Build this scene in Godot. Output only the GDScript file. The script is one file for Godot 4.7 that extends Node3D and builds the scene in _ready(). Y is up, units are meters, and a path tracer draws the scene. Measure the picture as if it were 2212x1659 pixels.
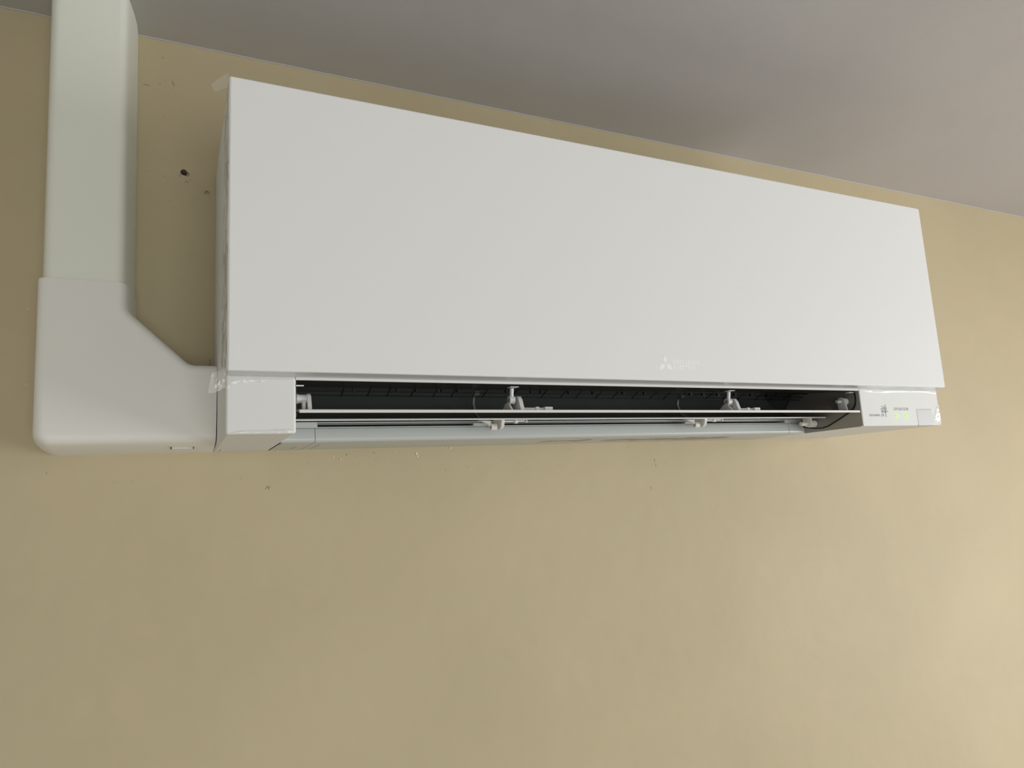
extends Node3D
# A wall-mounted air conditioner under a ceiling, with a pipe duct beside it.
# Lengths of the unit are given in millimetres: x from its left end, y from its top edge (negative is down), z out of the wall.

const TOP := 2.25            # height of the unit's top edge above the floor, metres
var base := Vector3.ZERO     # base of the thing being built
var taken := {}

# ------------------------------------------------------------------ helpers
func mm(x, y, z) -> Vector3:
	return Vector3(x * 0.001, TOP + y * 0.001, z * 0.001) - base

func lin(r, g, b) -> Color:
	return Color(r, g, b).linear_to_srgb()

func numbered(called: String) -> String:
	var k: int = taken.get(called, 0)
	taken[called] = k + 1
	return called if k == 0 else "%s_%03d" % [called, k]

func mat(c: Color, rough := 0.4, spec := 0.5) -> StandardMaterial3D:
	var m := StandardMaterial3D.new()
	m.albedo_color = c
	m.roughness = rough
	m.metallic_specular = spec
	return m

func mb() -> SurfaceTool:
	var st := SurfaceTool.new()
	st.begin(Mesh.PRIMITIVE_TRIANGLES)
	return st

func build(st: SurfaceTool, called: String, m: Material, parent: Node) -> MeshInstance3D:
	var o := MeshInstance3D.new()
	o.name = called
	o.mesh = st.commit()
	o.material_override = m
	o.cast_shadow = GeometryInstance3D.SHADOW_CASTING_SETTING_ON
	parent.add_child(o, true)
	return o

func thing(called: String, label: String, category: String, at: Vector3, group := "") -> Node3D:
	var o := Node3D.new()
	o.name = numbered(called)
	add_child(o)
	o.position = at
	base = at
	o.set_meta("label", label)
	o.set_meta("category", category)
	if group != "":
		o.set_meta("group", group)
	return o

func tri(st: SurfaceTool, a: Vector3, b: Vector3, c: Vector3, na: Vector3, nb: Vector3, nc: Vector3):
	if (b - a).cross(c - a).dot(na + nb + nc) > 0.0:
		var t := b
		b = c
		c = t
		t = nb
		nb = nc
		nc = t
	st.set_normal(na)
	st.add_vertex(a)
	st.set_normal(nb)
	st.add_vertex(b)
	st.set_normal(nc)
	st.add_vertex(c)

func quad(st: SurfaceTool, a: Vector3, b: Vector3, c: Vector3, d: Vector3, n: Vector3):
	tri(st, a, b, c, n, n, n)
	tri(st, a, c, d, n, n, n)

# box with rounded edges
func rbox(st: SurfaceTool, x0: float, x1: float, y0: float, y1: float, z0: float, z1: float, r := 0.6, seg := 2):
	var lo := Vector3(minf(x0, x1), minf(y0, y1), minf(z0, z1))
	var hi := Vector3(maxf(x0, x1), maxf(y0, y1), maxf(z0, z1))
	r = minf(r, minf(hi.x - lo.x, minf(hi.y - lo.y, hi.z - lo.z)) * 0.49)
	var s := []
	for ax in 3:
		var l := []
		for k in seg + 1:
			l.append(lo[ax] + r * (1.0 - tan(PI / 4 * (1.0 - float(k) / seg))))
		for k in seg + 1:
			l.append(hi[ax] - r * (1.0 - tan(PI / 4 * float(k) / seg)))
		s.append(l)
	var il := lo + Vector3.ONE * r
	var ih := hi - Vector3.ONE * r
	for ax in 3:
		var u: int = (ax + 1) % 3
		var v: int = (ax + 2) % 3
		for side in 2:
			for i in s[u].size() - 1:
				for j in s[v].size() - 1:
					var q := []
					var nn := []
					for d in [[0, 0], [1, 0], [1, 1], [0, 1]]:
						var p := Vector3.ZERO
						p[ax] = lo[ax] if side == 0 else hi[ax]
						p[u] = s[u][i + d[0]]
						p[v] = s[v][j + d[1]]
						var c := p.clamp(il, ih)
						var n := (p - c).normalized()
						nn.append(n)
						c += n * r
						q.append(mm(c.x, c.y, c.z))
					tri(st, q[0], q[1], q[2], nn[0], nn[1], nn[2])
					tri(st, q[0], q[2], q[3], nn[0], nn[2], nn[3])

# outline in (z, y) drawn out along x
func extrude(st: SurfaceTool, poly: Array, x0: float, x1: float, soft := 0.0):
	var pts := PackedVector2Array(poly)
	var n := pts.size()
	var area := 0.0
	for i in n:
		area += pts[i].cross(pts[(i + 1) % n])
	var sgn := 1.0 if area > 0 else -1.0
	var en := []
	for i in n:
		var d: Vector2 = (pts[(i + 1) % n] - pts[i]).normalized()
		en.append(Vector3(0, -d.x, d.y) * sgn)
	for i in n:
		var a := pts[i]
		var b := pts[(i + 1) % n]
		var na: Vector3 = en[i]
		var nb: Vector3 = en[i]
		if soft > 0.0:
			var pv: Vector3 = en[(i + n - 1) % n]
			var nx: Vector3 = en[(i + 1) % n]
			if pv.dot(na) > soft:
				na = (pv + na).normalized()
			if nx.dot(nb) > soft:
				nb = (nx + nb).normalized()
		var p0 := mm(x0, a.y, a.x)
		var p1 := mm(x0, b.y, b.x)
		var p2 := mm(x1, b.y, b.x)
		var p3 := mm(x1, a.y, a.x)
		tri(st, p0, p1, p2, na, nb, nb)
		tri(st, p0, p2, p3, na, nb, na)
	var idx := Geometry2D.triangulate_polygon(pts)
	for k in range(0, idx.size(), 3):
		for e in [[x0, -1.0], [x1, 1.0]]:
			var nn := Vector3(e[1] * signf(x1 - x0), 0, 0)
			tri(st, mm(e[0], pts[idx[k]].y, pts[idx[k]].x), mm(e[0], pts[idx[k + 1]].y, pts[idx[k + 1]].x), mm(e[0], pts[idx[k + 2]].y, pts[idx[k + 2]].x), nn, nn, nn)

# a strip of even thickness along a line in (z, y), drawn out along x
func strip(st: SurfaceTool, line: Array, t: float, x0: float, x1: float):
	var up := []
	var dn := []
	for i in line.size():
		var a: Vector2 = line[maxi(i - 1, 0)]
		var b: Vector2 = line[mini(i + 1, line.size() - 1)]
		var nrm := (b - a).normalized().orthogonal() * t * 0.5
		up.append(line[i] + nrm)
		dn.append(line[i] - nrm)
	dn.reverse()
	extrude(st, up + dn, x0, x1, 0.5)

# rod through points given in millimetres
func rod(st: SurfaceTool, pts: Array, r: float, n := 8):
	var rings := []
	var dirs := []
	for i in pts.size():
		var a: Vector3 = pts[maxi(i - 1, 0)]
		var b: Vector3 = pts[mini(i + 1, pts.size() - 1)]
		var d := (b - a).normalized()
		var u := d.cross(Vector3(0.31, 0.83, 0.46)).normalized()
		var v := d.cross(u)
		var ring := []
		for k in n:
			ring.append(u * cos(TAU * k / n) + v * sin(TAU * k / n))
		rings.append(ring)
		dirs.append(d)
	for i in pts.size() - 1:
		for k in n:
			var k2: int = (k + 1) % n
			var p: Vector3 = pts[i]
			var q: Vector3 = pts[i + 1]
			var a: Vector3 = rings[i][k]
			var b: Vector3 = rings[i][k2]
			var c: Vector3 = rings[i + 1][k2]
			var d: Vector3 = rings[i + 1][k]
			var pa := p + a * r
			var pb := p + b * r
			var pc := q + c * r
			var pd := q + d * r
			tri(st, mm(pa.x, pa.y, pa.z), mm(pb.x, pb.y, pb.z), mm(pc.x, pc.y, pc.z), a, b, c)
			tri(st, mm(pa.x, pa.y, pa.z), mm(pc.x, pc.y, pc.z), mm(pd.x, pd.y, pd.z), a, c, d)
	for e in [[0, -1.0], [pts.size() - 1, 1.0]]:
		var c: Vector3 = pts[e[0]]
		var nn: Vector3 = dirs[e[0]] * e[1]
		for k in n:
			var a: Vector3 = c + rings[e[0]][k] * r
			var b: Vector3 = c + rings[e[0]][(k + 1) % n] * r
			tri(st, mm(c.x, c.y, c.z), mm(a.x, a.y, a.z), mm(b.x, b.y, b.z), nn, nn, nn)

# outline in (x, y), drawn out along z
func plate(st: SurfaceTool, poly: Array, z0: float, z1: float):
	var pts := PackedVector2Array(poly)
	var n := pts.size()
	var area := 0.0
	for i in n:
		area += pts[i].cross(pts[(i + 1) % n])
	var sgn := 1.0 if area > 0 else -1.0
	for i in n:
		var a := pts[i]
		var b := pts[(i + 1) % n]
		var d := (b - a).normalized() * sgn
		quad(st, mm(a.x, a.y, z0), mm(b.x, b.y, z0), mm(b.x, b.y, z1), mm(a.x, a.y, z1), Vector3(d.y, -d.x, 0))
	var idx := Geometry2D.triangulate_polygon(pts)
	for k in range(0, idx.size(), 3):
		for e in [[z0, -1.0], [z1, 1.0]]:
			var nn := Vector3(0, 0, e[1] * signf(z1 - z0))
			tri(st, mm(pts[idx[k]].x, pts[idx[k]].y, e[0]), mm(pts[idx[k + 1]].x, pts[idx[k + 1]].y, e[0]), mm(pts[idx[k + 2]].x, pts[idx[k + 2]].y, e[0]), nn, nn, nn)

# a stroke of varying width on a wall-parallel face: points are Vector3(x, y, width)
func stroke(st: SurfaceTool, line: Array, z0: float, z1: float):
	var up := []
	var dn := []
	for i in line.size():
		var a: Vector3 = line[maxi(i - 1, 0)]
		var b: Vector3 = line[mini(i + 1, line.size() - 1)]
		var d := Vector2(b.x - a.x, b.y - a.y).normalized().orthogonal()
		var c := Vector2(line[i].x, line[i].y)
		up.append(c + d * line[i].z * 0.5)
		dn.append(c - d * line[i].z * 0.5)
	for i in line.size() - 1:
		plate(st, [up[i], up[i + 1], dn[i + 1], dn[i]], z0, z1)

# duct cover: outline in (x, y) with a radius at each corner and a 0/1 flag for the edge that starts there (1 = the edge slopes in towards the front)
func duct_shape(st: SurfaceTool, corners: Array, profile: Array, lean := 0.0, y_ref := 0.0):
	var pts := []
	var flag := []
	var n := corners.size()
	for i in n:
		var c: Array = corners[i]
		var p: Vector2 = c[0]
		var r: float = c[1]
		var pf: float = corners[(i + n - 1) % n][2]
		if r <= 0.0:
			pts.append(p)
			flag.append(c[2])
			continue
		var a: Vector2 = corners[(i + n - 1) % n][0]
		var b: Vector2 = corners[(i + 1) % n][0]
		var da := (a - p).normalized()
		var db := (b - p).normalized()
		var half := acos(clampf(da.dot(db), -1, 1)) * 0.5
		var tl := r / tan(half)
		var cen := p + (da + db).normalized() * r / sin(half)
		var s0 := p + da * tl
		var s1 := p + db * tl
		var a0 := (s0 - cen).angle()
		var a1 := (s1 - cen).angle()
		var dlt := wrapf(a1 - a0, -PI, PI)
		var m := 8
		for k in m + 1:
			pts.append(cen + Vector2.from_angle(a0 + dlt * k / m) * r)
			flag.append(c[2] if k == m else maxf(c[2], pf))
	n = pts.size()
	var area := 0.0
	for i in n:
		area += pts[i].cross(pts[(i + 1) % n])
	var sgn := 1.0 if area > 0 else -1.0
	var rings := []
	for pr in profile:
		var ring := []
		for i in n:
			var p: Vector2 = pts[i]
			var d0: Vector2 = (p - pts[(i + n - 1) % n]).normalized()
			var d1: Vector2 = (pts[(i + 1) % n] - p).normalized()
			var n0 := Vector2(-d0.y, d0.x) * sgn
			var n1 := Vector2(-d1.y, d1.x) * sgn
			var e0: float = flag[(i + n - 1) % n] * pr[1]
			var e1: float = flag[i] * pr[1]
			var q := p
			var den := n0.cross(n1)
			if absf(den) < 0.02:
				q = p + n1 * (e0 + e1) * 0.5
			else:
				q = p + Vector2(e0 * n1.y - e1 * n0.y, n0.x * e1 - n1.x * e0) / den
			ring.append(mm(q.x + lean * (q.y - y_ref), q.y, pr[0]))
		rings.append(ring)
	for k in rings.size() - 1:
		for i in n:
			var j: int = (i + 1) % n
			st.set_smooth_group(0 if flag[i] > 0 else -1)
			var a: Vector3 = rings[k][i]
			var b: Vector3 = rings[k][j]
			var c: Vector3 = rings[k + 1][j]
			var d: Vector3 = rings[k + 1][i]
			if sgn > 0:
				for v in [a, c, b, a, d, c]:
					st.add_vertex(v)
			else:
				for v in [a, b, c, a, c, d]:
					st.add_vertex(v)
	var flat := PackedVector2Array()
	for v in rings[-1]:
		flat.append(Vector2(v.x, v.y))
	var idx := Geometry2D.triangulate_polygon(flat)
	st.set_smooth_group(0)
	for k in range(0, idx.size(), 3):
		var a: Vector3 = rings[-1][idx[k]]
		var b: Vector3 = rings[-1][idx[k + 1]]
		var c: Vector3 = rings[-1][idx[k + 2]]
		if (b - a).cross(c - a).z > 0:
			var t := b
			b = c
			c = t
		for v in [a, b, c]:
			st.add_vertex(v)
	st.generate_normals()

# crumpled sheet between four corners (millimetres), pushed along its own normal by noise
func sheet(st: SurfaceTool, a: Vector3, b: Vector3, c: Vector3, d: Vector3, nu: int, nv: int, amp: float, su: float, sv: float, seed_: int, lift := 0.0):
	var nz := FastNoiseLite.new()
	nz.seed = seed_
	nz.frequency = 1.0
	nz.noise_type = FastNoiseLite.TYPE_SIMPLEX
	nz.fractal_octaves = 3
	var nrm := (b - a).cross(d - a).normalized()
	st.set_smooth_group(0)
	var g := []
	for i in nu + 1:
		var row := []
		for j in nv + 1:
			var u := float(i) / nu
			var v := float(j) / nv
			var p := a.lerp(b, u).lerp(d.lerp(c, u), v)
			var h := nz.get_noise_2d(u * su, v * sv)
			p += nrm * (absf(h) * amp + lift)
			row.append(mm(p.x, p.y, p.z))
		g.append(row)
	for i in nu:
		for j in nv:
			for v in [g[i][j], g[i + 1][j + 1], g[i + 1][j], g[i][j], g[i][j + 1], g[i + 1][j + 1]]:
				st.add_vertex(v)
	st.generate_normals()

# lettering cut from thin sheet and fitted into a given width and height (millimetres)
func lettering(words: String, called: String, x0: float, x1: float, y0: float, y1: float, z: float, m: Material, parent: Node, weight := 400):
	var f := SystemFont.new()
	f.font_names = PackedStringArray(["Droid Sans"])
	f.font_weight = weight
	var t := TextMesh.new()
	t.text = words
	t.font = f
	t.font_size = 64
	t.pixel_size = 0.001
	t.depth = 0.001
	t.curve_step = 1.0
	var b := t.get_aabb()
	var o := MeshInstance3D.new()
	o.name = called
	o.mesh = t
	o.material_override = m
	var sx := (x1 - x0) * 0.001 / b.size.x
	var sy := (y1 - y0) * 0.001 / b.size.y
	o.scale = Vector3(sx, sy, 0.2)
	var c := b.get_center()
	o.position = mm((x0 + x1) * 0.5, (y0 + y1) * 0.5, z) - Vector3(c.x * sx, c.y * sy, c.z * 0.2)
	parent.add_child(o, true)
	return o

func noise_tex(freq: float, oct: int, seed_: int, c0: Color, c1: Color, size := 512) -> NoiseTexture2D:
	var nz := FastNoiseLite.new()
	nz.seed = seed_
	nz.frequency = freq
	nz.fractal_octaves = oct
	nz.noise_type = FastNoiseLite.TYPE_SIMPLEX_SMOOTH
	var t := NoiseTexture2D.new()
	t.width = size
	t.height = size
	t.seamless = true
	t.noise = nz
	var gr := Gradient.new()
	gr.set_color(0, c0)
	gr.set_color(1, c1)
	t.color_ramp = gr
	return t

func bump_tex(freq: float, oct: int, seed_: int, strength: float, size := 512) -> NoiseTexture2D:
	var nz := FastNoiseLite.new()
	nz.seed = seed_
	nz.frequency = freq
	nz.fractal_octaves = oct
	var t := NoiseTexture2D.new()
	t.width = size
	t.height = size
	t.seamless = true
	t.as_normal_map = true
	t.bump_strength = strength
	t.noise = nz
	return t

func paint(c0: Color, c1: Color, rough: float, seed_: int, bump: float) -> StandardMaterial3D:
	var m := StandardMaterial3D.new()
	m.albedo_texture = noise_tex(0.006, 4, seed_, c0, c1)
	m.roughness = rough
	m.uv1_triplanar = true
	m.uv1_world_triplanar = true
	m.uv1_scale = Vector3.ONE * 0.9
	if bump > 0:
		m.normal_enabled = true
		m.normal_texture = bump_tex(0.05, 3, seed_ + 5, 2.0)
		m.normal_scale = bump
	return m

func room_box(called: String, lo: Vector3, hi: Vector3, m: Material) -> CSGBox3D:
	var o := CSGBox3D.new()
	o.name = called
	o.size = hi - lo
	o.position = (hi + lo) * 0.5
	o.material = m
	o.set_meta("kind", "structure")
	add_child(o)
	return o

func cut(o: CSGBox3D, lo: Vector3, hi: Vector3):
	var c := CSGBox3D.new()
	c.name = "opening"
	c.operation = CSGShape3D.OPERATION_SUBTRACTION
	c.size = hi - lo
	c.position = (hi + lo) * 0.5 - o.position
	c.material = o.material
	o.add_child(c, true)

func drill(o: CSGBox3D, at: Vector3, r: float, depth: float, m: Material):
	var c := CSGCylinder3D.new()
	c.name = "drill_hole"
	c.operation = CSGShape3D.OPERATION_SUBTRACTION
	c.radius = r
	c.height = depth * 2.0
	c.sides = 20
	c.rotation.x = PI / 2
	c.position = at - o.position
	c.material = m
	o.add_child(c, true)

# ------------------------------------------------------------------ scene
func _ready():
	# camera
	var cam := Camera3D.new()
	cam.name = "camera"
	add_child(cam)
	cam.position = Vector3(-0.0360, TOP - 0.3555, 0.7763)
	cam.rotation = Vector3(0.1522, -0.4536, -0.0546)
	cam.fov = 57.46
	cam.near = 0.02
	cam.current = true
	# overcast sky outside
	var env := Environment.new()
	var sky := Sky.new()
	var sm := ProceduralSkyMaterial.new()
	sm.sky_top_color = Color(0.72, 0.78, 0.84)
	sm.sky_horizon_color = Color(0.86, 0.88, 0.89)
	sm.ground_bottom_color = Color(0.42, 0.40, 0.36)
	sm.ground_horizon_color = Color(0.62, 0.60, 0.56)
	sky.sky_material = sm
	env.background_mode = Environment.BG_SKY
	env.sky = sky
	env.background_energy_multiplier = 1.0
	env.tonemap_mode = Environment.TONE_MAPPER_LINEAR
	env.tonemap_exposure = 0.835
	env.sdfgi_enabled = true
	env.ssao_enabled = true
	env.ssil_enabled = true
	var we := WorldEnvironment.new()
	we.name = "environment"
	we.environment = env
	add_child(we)
	# area lights: right window, and an unseen front window added to fill the left
	daylight("daylight", Vector3(2.17, 1.55, 1.30), Vector3(-1, 0, 0), Vector2(1.5, 1.2), 4.0, Color(0.985, 0.98, 0.98))
	daylight("daylight", Vector3(0.1, 1.2, 3.66), Vector3(0, 0, -1), Vector2(1.5, 1.2), 3.3, Color(0.965, 0.985, 0.975))  # added fill light in the unseen front window
	structure()
	air_conditioner()
	ducts()
	films()
	wall_marks()

func daylight(called: String, at: Vector3, dir: Vector3, size: Vector2, energy: float, c: Color):
	var l := AreaLight3D.new()
	l.name = numbered(called)
	l.area_size = size
	l.area_normalize_energy = true
	l.light_energy = energy
	l.light_color = c
	l.shadow_enabled = true
	l.area_range = 12.0
	l.area_attenuation = 2.0
	add_child(l)
	l.position = at
	l.look_at(at + dir, Vector3.UP)

func structure():
	var wall := paint(lin(0.505, 0.425, 0.268), lin(0.55, 0.462, 0.295), 0.65, 3, 0.10)
	var pale := paint(lin(0.65, 0.65, 0.64), lin(0.69, 0.69, 0.68), 0.65, 33, 0.0)
	var ceil_m := paint(lin(0.485, 0.463, 0.447), lin(0.52, 0.496, 0.478), 0.6, 8, 0.06)
	var h := TOP + 0.1474
	var wb := room_box("wall_back", Vector3(-1.72, -0.1, -0.12), Vector3(2.32, h + 0.1, 0), wall)
	var plaster := mat(lin(0.36, 0.29, 0.20), 0.9)
	drill(wb, Vector3(-0.0317, TOP - 0.0014, 0), 0.0034, 0.03, plaster)
	drill(wb, Vector3(-0.0286, TOP - 0.0032, 0), 0.0026, 0.0014, plaster)
	drill(wb, Vector3(-0.0089, TOP - 0.0214, 0), 0.0025, 0.0025, wall)
	var wr := room_box("wall_right", Vector3(2.2, -0.1, 0), Vector3(2.32, h + 0.1, 3.7), pale)
	cut(wr, Vector3(2.1, 0.9, 0.5), Vector3(2.4, 2.2, 2.1))
	room_box("wall_left", Vector3(-1.72, -0.1, 0), Vector3(-1.6, h + 0.1, 3.7), pale)
	var wf := room_box("wall_front", Vector3(-1.72, -0.1, 3.7), Vector3(2.32, h + 0.1, 3.82), pale)
	cut(wf, Vector3(-0.7, 0.55, 3.6), Vector3(0.9, 1.85, 3.9))  # opening for the added front window
	room_box("ceiling", Vector3(-1.6, h, 0), Vector3(2.2, h + 0.1, 3.7), ceil_m)
	room_box("floor", Vector3(-1.6, -0.1, 0), Vector3(2.2, 0, 3.7), paint(lin(0.34, 0.31, 0.28), lin(0.42, 0.38, 0.345), 0.45, 21, 0.0))
	# frames and panes of the right window and the added front one
	var white := mat(lin(0.75, 0.75, 0.73), 0.35)
	var glass := mat(Color(0.9, 0.95, 0.95, 0.06), 0.02)
	glass.transparency = BaseMaterial3D.TRANSPARENCY_ALPHA
	var n := 0
	for w in [[Vector3(2.22, 0.9, 0.5), Vector3(2.28, 2.2, 2.1), 2], [Vector3(-0.7, 0.55, 3.74), Vector3(0.9, 1.85, 3.80), 0]]:
		n += 1
		var o := Node3D.new()
		o.name = "window_%d" % n
		o.set_meta("kind", "structure")
		add_child(o)
		var lo: Vector3 = w[0]
		var hi: Vector3 = w[1]
		o.position = lo
		base = lo
		var ax: int = w[2]
		var s := 1000.0
		var st := mb()
		for e in [[0.0, 0.06], [0.47, 0.53], [0.94, 1.0]]:
			var a := lo
			var b := hi
			a[ax] = lerpf(lo[ax], hi[ax], e[0])
			b[ax] = lerpf(lo[ax], hi[ax], e[1])
			rbox(st, a.x * s, b.x * s, (a.y - TOP) * s, (b.y - TOP) * s, a.z * s, b.z * s, 3.0, 1)
		for e in [[0.0, 0.05], [0.95, 1.0]]:
			var a := lo
			var b := hi
			a.y = lerpf(lo.y, hi.y, e[0])
			b.y = lerpf(lo.y, hi.y, e[1])
			rbox(st, a.x * s, b.x * s, (a.y - TOP) * s, (b.y - TOP) * s, a.z * s, b.z * s, 3.0, 1)
		build(st, "window_frame", white, o)
		st = mb()
		var a := lo
		var b := hi
		var th: int = 0 if ax == 2 else 2
		a[th] = (lo[th] + hi[th]) * 0.5 - 0.003
		b[th] = a[th] + 0.006
		rbox(st, a.x * s, b.x * s, (a.y - TOP) * s, (b.y - TOP) * s, a.z * s, b.z * s, 0.5, 1)
		build(st, "pane", glass, o)
	# uneven painted bead where the wall meets the ceiling
	base = Vector3(-1.6, h, 0)
	var bead := Node3D.new()
	bead.name = "trim_1"
	bead.set_meta("kind", "structure")
	add_child(bead)
	bead.position = base
	var nz := FastNoiseLite.new()
	nz.seed = 4
	nz.frequency = 1.0
	var st := mb()
	var line := []
	for i in 380:
		var x := -1600.0 + i * 10.0
		var r := nz.get_noise_1d(i * 0.23)
		line.append(Vector3(x, 147.4 - 0.35 + r * 0.5, 0.2 + r * 0.3))
	rod(st, line, 1.1, 6)
	build(st, "paint_bead", ceil_m, bead)

func air_conditioner():
	var white := mat(lin(0.80, 0.805, 0.79), 0.48, 0.2)
	var panel_m := mat(lin(0.84, 0.845, 0.835), 0.48, 0.2)
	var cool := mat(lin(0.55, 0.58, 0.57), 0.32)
	var flap_m := mat(lin(0.78, 0.77, 0.75), 0.25)
	var dark := mat(lin(0.13, 0.148, 0.136), 0.45)
	var brown := mat(lin(0.06, 0.042, 0.030), 0.22)
	var black := mat(lin(0.006, 0.006, 0.006), 0.5)
	var grey := mat(lin(0.36, 0.345, 0.32), 0.40)
	var grey2 := mat(lin(0.24, 0.23, 0.215), 0.40)
	var print_m := mat(lin(0.16, 0.16, 0.165), 0.5)
	var emblem_m := mat(lin(0.98, 0.955, 0.965), 0.30)
	var ac := thing("air_conditioner", "white wall-mounted air conditioner with open louvre flaps and two green lamps", "air conditioner", Vector3(0, TOP - 0.299, 0))
	# --- casing: upper hull behind the panel, end boxes, back and bottom
	var st := mb()
	rbox(st, 0, 54, -299, 0, 0, 184, 2.2, 4)
	var left_end := build(st, "left_end_box", white, ac)
	st = mb()
	rbox(st, 734, 885, -299, 0, 0, 184, 1.2, 3)
	var ctl := build(st, "control_box", white, ac)
	st = mb()
	# middle of the hull: roof, front behind the panel, lip over the outlet
	extrude(st, [Vector2(0, 0), Vector2(184, 0), Vector2(184, -253.8), Vector2(183.2, -254.5), Vector2(180, -254.0), Vector2(180, -230), Vector2(170, -120), Vector2(120, -100), Vector2(30, -100), Vector2(6, -140), Vector2(6, -240), Vector2(30, -276), Vector2(70, -285), Vector2(70, -290), Vector2(6, -290), Vector2(0, -290)], 54, 734, 0.9)
	build(st, "hull", white, ac)
	# bottom bar under the outlet: front face, rounded lower edge, flat underside
	var bar := [Vector2(0, -290), Vector2(74, -290), Vector2(74, -284.4), Vector2(89, -283.7), Vector2(90, -284.0), Vector2(90.2, -285.3), Vector2(92.0, -285.6), Vector2(92.6, -286.2), Vector2(94.0, -295.5)]
	for k in 7:
		var a := PI / 2 * k / 6.0
		bar.append(Vector2(90.4 + 3.6 * cos(a), -295.4 - 3.6 * sin(a)))
	bar.append(Vector2(0, -299))
	st = mb()
	extrude(st, bar, 85.2, 704.6, 0.8)
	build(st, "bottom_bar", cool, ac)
	for e in [[54.0, 84.8], [705.0, 733.5]]:
		st = mb()
		extrude(st, bar, e[0], e[1], 0.8)
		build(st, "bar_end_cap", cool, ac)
	# rear guide of the air duct
	st = mb()
	strip(st, [Vector2(90, -281.2), Vector2(82, -279.0), Vector2(70, -275.5), Vector2(55, -268), Vector2(40, -257), Vector2(28, -243), Vector2(20, -226), Vector2(16, -205), Vector2(18, -180)], 2.0, 54.2, 733.8)
	build(st, "rear_guide", dark, ac)
	st = mb()
	strip(st, [Vector2(89.6, -279.2), Vector2(88.8, -281.8)], 1.6, 85, 705)
	for e in [[54.2, 88.0], [702.0, 733.8]]:
		rbox(st, e[0], e[1], -285.2, -279.0, 78, 90.4, 0.6, 1)
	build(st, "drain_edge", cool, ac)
	# ceiling of the air duct
	st = mb()
	extrude(st, [Vector2(180.2, -253.4), Vector2(150, -250.6), Vector2(106, -247), Vector2(103, -244), Vector2(103, -236), Vector2(150, -240), Vector2(180.2, -242)], 54.2, 733.8, 0.8)
	build(st, "duct_ceiling", brown, ac)
	# cross-flow fan
	st = mb()
	rod(st, [Vector3(58, -190, 78), Vector3(730, -190, 78)], 34, 24)
	for k in 34:
		var a := TAU * k / 34.0
		var d := Vector2.from_angle(a)
		var e := Vector2.from_angle(a + 0.16)
		extrude(st, [Vector2(78, -190) + d * 34, Vector2(78, -190) + e * 47, Vector2(78, -190) + e * 47 + Vector2(-e.y, e.x) * 1.2, Vector2(78, -190) + d * 34 + Vector2(-d.y, d.x) * 1.2], 60, 728)
	build(st, "fan", dark, ac)
	# wire guard
	var guard := Node3D.new()
	guard.name = "wire_guard"
	ac.add_child(guard)
	for e in [Vector2(106, -247.4), Vector2(98.5, -250.3), Vector2(91, -253.2)]:
		st = mb()
		rod(st, [Vector3(54.5, e.y, e.x), Vector3(733.5, e.y, e.x)], 0.55, 6)
		build(st, "wire", black, guard)
	for x in [111, 137, 157, 182, 206, 226, 262, 297, 333, 358, 378, 405, 428, 456, 482, 503, 526, 569, 596, 622, 652, 678, 702]:
		st = mb()
		rod(st, [Vector3(x, -246.6, 107.5), Vector3(x, -253.6, 90)], 0.55, 6)
		build(st, "wire", black, guard)
	# upright vanes hanging behind the duct ceiling
	for x in [122, 166, 186, 214, 232, 288, 318, 330, 366, 398, 440, 470, 540, 560, 584, 612, 640, 668]:
		st = mb()
		var r := 2.2 if int(x) % 4 == 0 else 1.6
		plate(st, [Vector2(x - r, -238), Vector2(x + r, -238), Vector2(x + r, -247.2), Vector2(x + 0.8, -250.4), Vector2(x - 0.8, -250.4), Vector2(x - r, -247.2)], 96, 99)
		build(st, "vane", black, ac)
	# ribs on the rear guide
	for x in [262.0, 545.0]:
		st = mb()
		strip(st, [Vector2(72, -245), Vector2(66, -250), Vector2(64, -258), Vector2(70, -270), Vector2(88, -280.5)], 3.0, x - 1.2, x + 1.2)
		var rib := build(st, "guide_rib", grey2, ac)
		st = mb()
		rod(st, [Vector3(x - 2.0, -246.5, 74), Vector3(x + 3.2, -246.5, 74)], 2.2, 12)
		build(st, "rib_peg", grey, rib)
		st = mb()
		rbox(st, x - 12, x + 4, -284.4, -281.0, 84, 90.8, 0.8, 1)
		build(st, "rib_foot", cool, rib)
	# --- front panel
	st = mb()
	rbox(st, 0, 885, -250, 0, 185.6, 197.5, 2.0, 4)
	var panel := build(st, "front_panel", panel_m, ac)
	st = mb()
	rbox(st, 4, 881, -246, -4, 183.5, 186.5, 0.4, 1)
	build(st, "panel_mount", grey2, panel)
	st = mb()
	extrude(st, [Vector2(196.6, -249.4), Vector2(196.4, -250.1), Vector2(184.3, -252.3), Vector2(184.3, -247)], 1.0, 884.0)
	build(st, "panel_lip", mat(lin(0.60, 0.60, 0.60), 0.16), panel)
	# crease in the panel's film
	st = mb()
	var cr := []
	for k in 25:
		var t := k / 24.0
		cr.append(Vector3(444 + 178 * t, -135.6 - 5.6 * sin(PI * pow(t, 0.75) * 0.92) + 0.3 * t, 197.45))
	rod(st, cr, 0.22, 6)
	build(st, "film_crease", panel_m, panel)
	# emblem of three lozenges and two lines of lettering
	st = mb()
	var o2 := Vector2(425.6, -232.4)
	plate(st, [o2 + Vector2(0.0, 0.15), o2 + Vector2(2.75, 4.9), o2 + Vector2(0.0, 9.6), o2 + Vector2(-2.75, 4.9)], 197.4, 197.62)
	plate(st, [o2 + Vector2(-0.2, -0.2), o2 + Vector2(-5.7, -0.2), o2 + Vector2(-8.9, -5.5), o2 + Vector2(-3.2, -5.5)], 197.4, 197.62)
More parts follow.
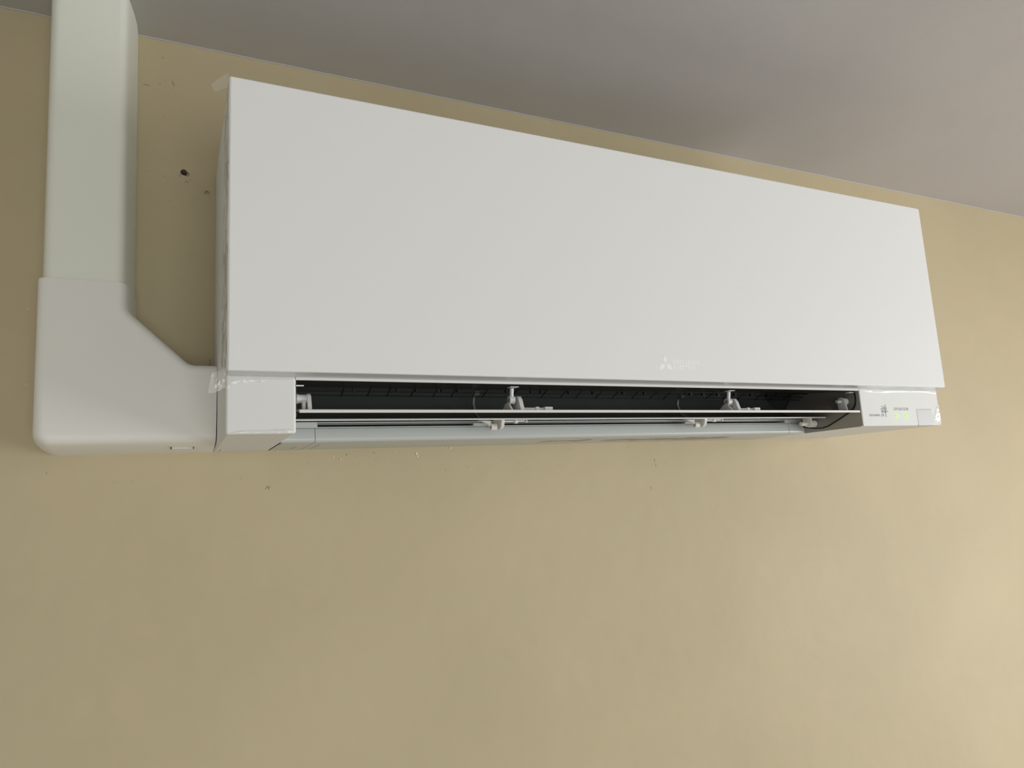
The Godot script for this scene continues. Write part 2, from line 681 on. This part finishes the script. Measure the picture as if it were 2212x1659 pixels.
	plate(st, [o2 + Vector2(0.2, -0.2), o2 + Vector2(5.7, -0.2), o2 + Vector2(8.9, -5.5), o2 + Vector2(3.2, -5.5)], 197.4, 197.62)
	var em := build(st, "emblem", emblem_m, panel)
	em.set_meta("label", "pale emblem of three lozenges")
	lettering("MITSUBISHI", "lettering", 436.0, 471.0, -232.3, -227.5, 197.5, emblem_m, panel, 700)
	lettering("ELECTRIC", "lettering", 436.0, 465.8, -238.0, -233.3, 197.5, emblem_m, panel, 700)
	# --- control box face: print, lamps, receiver window
	lettering("KIRIGAMINE", "lettering", 746.8, 766.6, -286.6, -284.0, 184.0, print_m, ctl)
	lettering("ZEN", "lettering", 768.2, 774.0, -286.9, -284.0, 184.0, print_m, ctl)
	lettering("OPERATION", "lettering", 794.0, 822.0, -279.2, -275.6, 184.0, print_m, ctl)
	st = mb()
	for s in [[Vector3(770.6, -273.6, 0.5), Vector3(771.8, -274.8, 1.2)], [Vector3(769.2, -277.6, 0.8), Vector3(773.6, -275.8, 0.9), Vector3(771.6, -279.0, 0.8), Vector3(769.0, -281.4, 0.4)], [Vector3(771.9, -278.2, 0.9), Vector3(772.0, -284.0, 1.0)], [Vector3(772.4, -279.6, 0.6), Vector3(774.0, -281.0, 1.0)],
		[Vector3(774.6, -272.8, 0.5), Vector3(775.2, -273.9, 1.0)], [Vector3(776.7, -272.5, 0.5), Vector3(777.1, -273.5, 1.0)], [Vector3(780.0, -271.8, 0.9), Vector3(778.4, -273.8, 0.4)],
		[Vector3(774.8, -275.2, 0.9), Vector3(775.0, -279.4, 0.8)], [Vector3(774.8, -275.2, 0.7), Vector3(780.0, -274.6, 0.9), Vector3(779.6, -278.8, 0.9)], [Vector3(775.0, -277.0, 0.6), Vector3(779.6, -276.6, 0.6)], [Vector3(775.0, -279.2, 0.7), Vector3(779.6, -278.7, 0.7)],
		[Vector3(773.4, -281.6, 0.6), Vector3(777.5, -281.0, 1.2), Vector3(782.4, -280.4, 0.9)], [Vector3(777.2, -275.0, 0.8), Vector3(777.5, -282.0, 1.2), Vector3(777.9, -287.6, 0.7)]]:
		stroke(st, s, 183.9, 184.12)
	build(st, "brushed_character", print_m, ctl)
	var lamp_m := mat(Color(0.55, 0.95, 0.12), 0.3)
	lamp_m.emission_enabled = true
	lamp_m.emission = Color(0.50, 1.0, 0.05)
	lamp_m.emission_energy_multiplier = 0.9
	for x in [797.6, 817.6]:
		st = mb()
		rbox(st, x - 2.6, x + 2.6, -287.6, -284.4, 183.5, 184.35, 1.0, 3)
		var lamp := build(st, "indicator_lamp", lamp_m, ctl)
		lamp.set_meta("label", "lit green indicator lamp")
		# the lamp's own faint light
		var l := OmniLight3D.new()
		l.name = "lamp_light"
		l.light_color = Color(0.5, 1.0, 0.1)
		l.light_energy = 0.000015
		l.light_size = 0.002
		l.omni_range = 5.0
		l.omni_attenuation = 2.0
		l.shadow_enabled = true
		lamp.add_child(l)
		l.position = mm(x, -286, 186.5)
	st = mb()
	rbox(st, 838, 870, -299.3, -277, 182, 184.25, 1.2, 3)
	build(st, "receiver_window", mat(lin(0.42, 0.42, 0.42), 0.25), ctl)
	# inner end plates of the outlet with their black gap
	var outline := [Vector2(177.6, -254.6), Vector2(178.6, -260), Vector2(178.3, -266), Vector2(177, -271), Vector2(174.4, -275), Vector2(168.2, -279.3), Vector2(151, -286.4), Vector2(133.4, -293.4), Vector2(124, -295), Vector2(112, -294.2), Vector2(92, -290.6)]
	st = mb()
	extrude(st, [Vector2(95, -299), Vector2(180, -299), Vector2(183.9, -297), Vector2(183.9, -251), Vector2(181, -251), Vector2(105, -246), Vector2(80, -246), Vector2(60, -268), Vector2(91, -281)], 733.0, 734.2)
	var plate_o := build(st, "outlet_end_plate", grey, ctl)
	st = mb()
	var inner := outline.duplicate()
	inner.append_array([Vector2(91, -281), Vector2(60, -268), Vector2(80, -247), Vector2(105, -246.5), Vector2(172, -251)])
	extrude(st, inner, 732.4, 733.2)
	build(st, "inner_plate", grey2, plate_o)
	st = mb()
	strip(st, outline, 1.5, 732.0, 733.1)
	build(st, "gap_seal", black, plate_o)
	for e in [[733.2, 734.3, ctl], [53.7, 54.6, left_end]]:
		st = mb()
		extrude(st, [Vector2(6, -110), Vector2(6, -262), Vector2(40, -282), Vector2(92, -282), Vector2(104, -246), Vector2(150, -246), Vector2(150, -110)], e[0], e[1])
		build(st, "fan_end_plate", dark, e[2])
	st = mb()
	rbox(st, 54, 54.8, -285, -247, 60, 180, 0.2, 1)
	build(st, "inner_plate", grey2, left_end)
	st = mb()
	rbox(st, 54, 60.5, -259.6, -258.6, 182, 183.8, 0.3, 1)
	build(st, "stop_tab", white, left_end)
	st = mb()
	rbox(st, 723, 733, -256.2, -255.2, 172, 178, 0.3, 1)
	build(st, "stop_tab", white, ctl)
	# --- upper flap with its hinges
	st = mb()
	var f1 := [Vector2(184.0, -280.6), Vector2(183.5, -279.1), Vector2(170, -277.2), Vector2(142, -273.4), Vector2(141.5, -274.2), Vector2(142, -275.0), Vector2(170, -279.0), Vector2(183.0, -281.8), Vector2(183.8, -281.6)]
	extrude(st, f1, 57.0, 731.0, 0.7)
	var flap := build(st, "upper_flap", flap_m, ac)
	for x in [261.0, 537.0]:
		st = mb()
		rod(st, [Vector3(x - 1, -256, 168), Vector3(x - 1, -267, 166)], 2.0, 12)
		rbox(st, x - 4, x + 5, -255.4, -254.6, 164, 172, 0.3, 1)
		build(st, "hinge_post", flap_m, flap)
		st = mb()
		rod(st, [Vector3(x - 4.0, -267.4, 166), Vector3(x + 1.6, -267.4, 166)], 4.0, 16)
		build(st, "hinge_pin", flap_m, flap)
		st = mb()
		rod(st, [Vector3(x - 4.4, -267.4, 166), Vector3(x - 3.6, -267.4, 166)], 1.7, 12)
		build(st, "pin_bore", grey2, flap)
		st = mb()
		extrude(st, [Vector2(176, -278.5), Vector2(172, -268), Vector2(169, -264), Vector2(163, -263.4), Vector2(159, -268), Vector2(156, -275.8)], x + 4.0, x + 8.0, 0.5)
		extrude(st, [Vector2(177, -278.6), Vector2(169, -270.5), Vector2(163, -270.5), Vector2(156, -275.8)], x - 6.5, x - 4.6, 0.5)
		rod(st, [Vector3(x + 8, -275.6, 166), Vector3(x + 33, -276.0, 168)], 1.1, 8)
		rbox(st, x + 24, x + 28, -277.6, -274.0, 164, 169, 0.5, 1)
		rbox(st, x + 33, x + 42, -277.8, -274.2, 165, 171, 0.6, 1)
		build(st, "hinge_bracket", flap_m, flap)
	st = mb()
	rod(st, [Vector3(54.5, -267.6, 165), Vector3(58, -267.6, 165)], 3.0, 14)
	rod(st, [Vector3(57, -267.6, 165), Vector3(58.4, -267.6, 165)], 4.4, 16)
	rod(st, [Vector3(58, -267.6, 165), Vector3(66, -267.6, 165)], 3.8, 16)
	extrude(st, [Vector2(174, -278), Vector2(170, -266), Vector2(167, -263.2), Vector2(162, -263.4), Vector2(159, -268), Vector2(157, -275.6)], 65.4, 68.6, 0.5)
	rbox(st, 61.5, 64.5, -277, -270, 162, 168, 0.5, 1)
	build(st, "hinge_bracket", flap_m, flap)
	st = mb()
	rod(st, [Vector3(725, -265.6, 164), Vector3(732, -265.6, 164)], 4.6, 18)
	rod(st, [Vector3(716, -265.8, 164), Vector3(725, -265.8, 164)], 2.0, 12)
	extrude(st, [Vector2(172, -278), Vector2(169, -262.5), Vector2(166, -260.6), Vector2(161, -261), Vector2(159, -266), Vector2(160, -276)], 722.6, 725.0, 0.5)
	build(st, "hinge_bracket", flap_m, flap)
	# --- lower flap with hinges hanging below it
	st = mb()
	var f2 := [Vector2(132.4, -281.9), Vector2(131.8, -281.0), Vector2(112, -278.8), Vector2(92, -276.2), Vector2(91.4, -277), Vector2(92, -277.8), Vector2(112, -280.5), Vector2(131.4, -282.8), Vector2(132.2, -282.7)]
	extrude(st, f2, 58.0, 731.0, 0.7)
	var low := build(st, "lower_flap", flap_m, ac)
	for x in [264.5, 535.0]:
		st = mb()
		rod(st, [Vector3(x - 2.2, -287.4, 108), Vector3(x + 4.2, -287.4, 108)], 3.6, 16)
		build(st, "hinge_pin", flap_m, low)
		st = mb()
		rod(st, [Vector3(x - 2.7, -287.4, 108), Vector3(x - 2.0, -287.4, 108)], 1.5, 12)
		build(st, "pin_bore", grey2, low)
		st = mb()
		extrude(st, [Vector2(96, -278.6), Vector2(104, -289.6), Vector2(111, -290.4), Vector2(116, -288), Vector2(118, -281)], x + 6.4, x + 9.8, 0.5)
		for k in 6:
			var a := k / 6.0
			var b := (k + 1) / 6.0
			plate(st, [Vector2(x - 16 + 14 * a, -281), Vector2(x - 16 + 14 * b, -281), Vector2(x - 16 + 14 * b, -281 - 6.4 * b * b), Vector2(x - 16 + 14 * a, -281.0 - 6.4 * a * a)], 105, 109)
		rod(st, [Vector3(x + 10, -282.2, 112), Vector3(x + 36, -281.8, 112)], 0.9, 8)
		rbox(st, x + 24, x + 27, -284.6, -281, 110, 114, 0.4, 1)
		rbox(st, x + 37, x + 38.4, -283.6, -281, 110, 114, 0.4, 1)
		build(st, "hinge_bracket", flap_m, low)
	st = mb()
	rod(st, [Vector3(721, -288.0, 112), Vector3(732, -288.0, 112)], 4.8, 18)
	extrude(st, [Vector2(118, -281), Vector2(117, -291), Vector2(108, -292), Vector2(104, -281)], 719.4, 721.6, 0.5)
	build(st, "hinge_bracket", flap_m, low)
	st = mb()
	rod(st, [Vector3(709, -288, 110), Vector3(719.6, -288, 110)], 2.6, 14)
	build(st, "hinge_pin", flap_m, low)
	# seams across the underside
	for e in [[55.4, 66, 90], [74.2, 14, 50], [94.3, 14, 68], [5.6, 2, 30]]:
		st = mb()
		rbox(st, e[0] - 0.18, e[0] + 0.18, -299.12, -298.6, e[1], e[2], 0.05, 1)
		build(st, "underside_seam", black, ac)
	# irregular brownish patches along the underside
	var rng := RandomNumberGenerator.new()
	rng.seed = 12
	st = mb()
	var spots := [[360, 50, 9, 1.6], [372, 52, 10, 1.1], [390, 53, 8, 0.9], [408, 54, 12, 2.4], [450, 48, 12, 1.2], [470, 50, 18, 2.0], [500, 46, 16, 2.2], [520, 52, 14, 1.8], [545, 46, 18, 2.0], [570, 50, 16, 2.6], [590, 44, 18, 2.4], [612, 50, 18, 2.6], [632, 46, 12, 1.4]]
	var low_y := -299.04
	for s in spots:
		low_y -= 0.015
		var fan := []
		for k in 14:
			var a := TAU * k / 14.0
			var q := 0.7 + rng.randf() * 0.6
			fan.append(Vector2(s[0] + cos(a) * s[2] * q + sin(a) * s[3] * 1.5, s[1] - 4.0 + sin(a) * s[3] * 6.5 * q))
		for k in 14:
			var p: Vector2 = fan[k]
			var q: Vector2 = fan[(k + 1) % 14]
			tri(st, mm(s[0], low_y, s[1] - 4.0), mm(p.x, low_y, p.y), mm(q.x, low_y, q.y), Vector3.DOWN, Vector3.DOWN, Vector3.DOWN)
	var sm := build(st, "brownish_patches", mat(lin(0.40, 0.36, 0.31), 0.5), ac)
	sm.set_meta("label", "irregular brownish patches on the underside")
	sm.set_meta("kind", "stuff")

func ducts():
	var duct_m := mat(lin(0.86, 0.875, 0.79), 0.5)
	var elbow_m := mat(lin(0.865, 0.85, 0.80), 0.5)
	var prof := [[0, 0.0], [18, 0.3], [36, 2.4], [50, 4.6], [57, 5.9], [60.5, 7.4], [62.6, 9.4], [63.7, 11.6], [64.0, 14.0]]
	var prof2 := []
	for p in prof:
		prof2.append([p[0] + (2.2 if p[0] > 40 else 0.0), p[1] - (1.2 if p[1] > 1 else 0.0)])
	thing_duct(duct_m, prof)
	var el := thing("duct_elbow", "off-white angled duct elbow joining the left side of the air conditioner", "duct elbow", Vector3(-0.15, TOP - 0.299, 0))
	var st := mb()
	duct_shape(st, [[Vector2(-151.5, -147), 0.0, 1.0], [Vector2(-150, -299.5), 17.5, 1.0], [Vector2(-0.9, -299.2), 0.0, 0.0], [Vector2(-0.25, -216.5), 0.0, 1.0], [Vector2(-22.5, -216.5), 10.0, 1.0], [Vector2(-72.5, -169.5), 10.0, 1.0], [Vector2(-72.5, -147), 0.0, 0.0]], prof2)
	build(st, "elbow_cover", elbow_m, el)
	# snap-out tab on the underside
	st = mb()
	rbox(st, -38, -19.6, -298.5, -296.2, 36, 41, 0.3, 1)
	build(st, "snap_tab", mat(lin(0.70, 0.68, 0.66), 0.4), el)
	st = mb()
	rbox(st, -38.9, -38.1, -298.5, -296.0, 33, 46, 0.2, 1)
	rbox(st, -19.4, -18.9, -298.5, -296.0, 33, 44, 0.2, 1)
	build(st, "tab_slit", mat(lin(0.05, 0.045, 0.04), 0.6), el)

func thing_duct(m: Material, prof: Array):
	var d := thing("pipe_duct", "pale greenish white vertical pipe duct running up to the ceiling", "pipe duct", Vector3(-0.112, TOP - 0.147, 0))
	var st := mb()
	duct_shape(st, [[Vector2(-149.4, -146.8), 0.0, 0.0], [Vector2(-74.0, -146.8), 0.0, 1.0], [Vector2(-74.0, 147.2), 0.0, 0.0], [Vector2(-149.4, 147.2), 0.0, 1.0]], prof, -0.0135, -150.0)
	build(st, "duct_cover", m, d)

func films():
	var film := mat(Color(0.93, 0.93, 0.92, 0.13), 0.10)
	film.transparency = BaseMaterial3D.TRANSPARENCY_ALPHA
	film.cull_mode = BaseMaterial3D.CULL_DISABLED
	var flapf := mat(Color(0.94, 0.93, 0.90, 0.26), 0.12)
	flapf.transparency = BaseMaterial3D.TRANSPARENCY_ALPHA
	flapf.cull_mode = BaseMaterial3D.CULL_DISABLED
	var b := Vector3(0, TOP - 0.25, 0.19)
	var t := thing("protective_film", "clear wrinkled protective film hanging off the air conditioner's left side", "film", b)
	var st := mb()
	sheet(st, Vector3(-0.5, -252, 120), Vector3(-0.5, -252, 197), Vector3(-0.5, -1, 198), Vector3(-0.5, -1, 150), 18, 40, -2.6, 6.0, 3.0, 5)
	build(st, "side_sheet", film, t)
	st = mb()
	sheet(st, Vector3(-0.4, -10, 196), Vector3(-11.0, -12.0, 188), Vector3(-13.5, -5, 188), Vector3(-0.4, 3.6, 196), 10, 8, 1.5, 2.0, 2.0, 9)
	build(st, "corner_flap", flapf, t)
	st = mb()
	sheet(st, Vector3(-0.4, -247, 192), Vector3(-9.0, -251, 187), Vector3(-9.0, -267, 187), Vector3(-0.4, -262, 186), 8, 10, 1.2, 2.0, 2.0, 14)
	sheet(st, Vector3(-8.4, -250, 187.6), Vector3(-10.6, -251, 188.5), Vector3(-13.2, -267, 189), Vector3(-9.2, -267, 188.2), 4, 10, 0.5, 2.0, 2.0, 15)
	build(st, "hanging_strip", flapf, t)
	var crease := mat(Color(0.96, 0.96, 0.95, 0.24), 0.08)
	crease.transparency = BaseMaterial3D.TRANSPARENCY_ALPHA
	crease.cull_mode = BaseMaterial3D.CULL_DISABLED
	t = thing("protective_film", "clear protective film over the blank box left of the flaps", "film", Vector3(0.027, TOP - 0.299, 0.1845))
	st = mb()
	edge_film(st, 0.8, 53.6, -252.6, [[0.0, 10.0], [0.12, 6.0], [0.3, 4.6], [0.5, 4.4], [0.7, 2.6], [1.0, 1.8]], 0.9, 31)
	build(st, "top_fold", crease, t)
	st = mb()
	edge_film(st, 3.0, 53.0, -298.4, [[0.0, -0.6], [0.15, -2.2], [0.5, -2.6], [0.8, -3.2], [0.93, -3.4], [1.0, -1.4]], 0.7, 32)
	build(st, "bottom_fold", crease, t)
	t = thing("protective_film", "clear protective film over the control box with the green lamps", "film", Vector3(0.81, TOP - 0.299, 0.1845))
	st = mb()
	edge_film(st, 736, 883, -253.2, [[0.0, 1.0], [0.1, 3.2], [0.3, 3.6], [0.5, 2.4], [0.8, 2.0], [1.0, 4.0]], 0.8, 33)
	build(st, "top_fold", crease, t)
	st = mb()
	sheet(st, Vector3(872, -292, 184.5), Vector3(884.6, -298, 184.5), Vector3(884.6, -272, 184.5), Vector3(881, -274, 184.5), 8, 16, 1.0, 1.5, 2.5, 44)
	build(st, "side_fold", crease, t)
	st = mb()
	sheet(st, Vector3(884.6, -299, 184.6), Vector3(886.4, -294, 176), Vector3(886.0, -258, 178), Vector3(885.2, -253, 184.6), 8, 20, 1.2, 1.5, 4.0, 46)
	sheet(st, Vector3(885.2, -252, 186), Vector3(889.0, -246, 184), Vector3(888.0, -216, 190), Vector3(885.2, -212, 196), 8, 20, 1.2, 1.5, 4.0, 47)
	build(st, "side_sheet", film, t)

# strip of film clinging along an edge: its free side follows the given depths
func edge_film(st: SurfaceTool, x0: float, x1: float, y0: float, depth: Array, amp: float, seed_: int):
	var nz := FastNoiseLite.new()
	nz.seed = seed_
	nz.frequency = 1.0
	var g := []
	for i in 61:
		var u := i / 60.0
		var k := 0
		while k < depth.size() - 2 and u > depth[k + 1][0]:
			k += 1
		var d: float = lerpf(depth[k][1], depth[k + 1][1], smoothstep(depth[k][0], depth[k + 1][0], u))
		var row := []
		for j in 7:
			var v := j / 6.0
			var h := sin(PI * v) * amp * (0.5 + nz.get_noise_2d(u * 5.0, v * 1.2)) + 0.12
			row.append(mm(lerpf(x0, x1, u), y0 - d * v, 184.3 + maxf(h, 0.05)))
		g.append(row)
	st.set_smooth_group(0)
	for i in 60:
		for j in 6:
			for v in [g[i][j], g[i + 1][j], g[i + 1][j + 1], g[i][j], g[i + 1][j + 1], g[i][j + 1]]:
				st.add_vertex(v)
	st.generate_normals()

func wall_marks():
	# crumbs of plaster and thin scratches on the wall
	var wb := get_node("wall_back")
	base = Vector3(0, 0, 0)
	var off: Vector3 = wb.position
	base = off
	var rng := RandomNumberGenerator.new()
	rng.seed = 77
	var crumb := mat(lin(0.80, 0.78, 0.72), 0.7)
	for c in [[215.7, -306.5, 2.2], [216.5, -309.5, 1.4], [257.5, -301.0, 1.8], [121, -307, 1.4], [128.4, -310.3, 1.3], [190, -303.5, 0.8], [63, -299.8, 0.8], [247, -300.6, 1.0], [-161, -232, 1.0], [-163, -160, 0.8], [-78, 12, 0.8]]:
		var st := mb()
		var ring := []
		for k in 7:
			var a := TAU * k / 7.0
			ring.append(Vector2(c[0] + cos(a) * c[2] * 0.5 * (0.6 + rng.randf() * 0.7), c[1] + sin(a) * c[2] * 0.75 * (0.6 + rng.randf() * 0.7)))
		plate(st, ring, -0.1, 0.4 + rng.randf() * 0.3)
		build(st, "plaster_crumb", crumb, wb)
	var mark := mat(lin(0.22, 0.185, 0.12), 0.7)
	var st := mb()
	var lines := [[[-44.6, 101], [-43.6, 98], [-42.4, 95.5]], [[-57, 95.6], [-55.6, 94.6]], [[-72, 91], [-69, 91.6], [-66, 90.8]], [[-36.5, -4.2], [-34.8, -5.8], [-36.0, -7.2]], [[-30.6, -12.6], [-28.6, -10.8], [-27.2, -13.2]], [[-26, -10.4], [-25, -8.8]], [[50, -339.5], [52.4, -336.4], [55.8, -337.4]], [[52.6, -336.8], [54.2, -339.8]], [[539, -359.4], [541.8, -360.2], [541.2, -363.0]], [[-55, 127], [-53.6, 125.6]], [[-130, 113], [-124, 112.6]], [[-6, -214], [-3.6, -207], [-4.4, -203]], [[-7.4, -217], [-6.2, -211]], [[135, -304], [135.4, -307]], [[550, -322], [551, -326]], [[551.5, -329], [552, -333]]]
	for l in lines:
		var s := []
		for k in l.size():
			s.append(Vector3(l[k][0], l[k][1], 0.5 + rng.randf() * 0.3))
		stroke(st, s, -0.05, 0.06)
	for k in 60:
		var x := rng.randf_range(-160, 620)
		var y := rng.randf_range(-330, -303) if k < 40 else rng.randf_range(-40, 120)
		if k >= 40:
			x = rng.randf_range(-72, -5)
		var r := rng.randf_range(0.2, 0.55)
		stroke(st, [Vector3(x, y, r), Vector3(x + rng.randf_range(-1, 1), y - rng.randf_range(0.4, 1.6), r)], -0.05, 0.05)
	var o := build(st, "scratches", mark, wb)
	o.set_meta("kind", "stuff")
	o.set_meta("label", "thin dark scratches and specks on the cream wall")
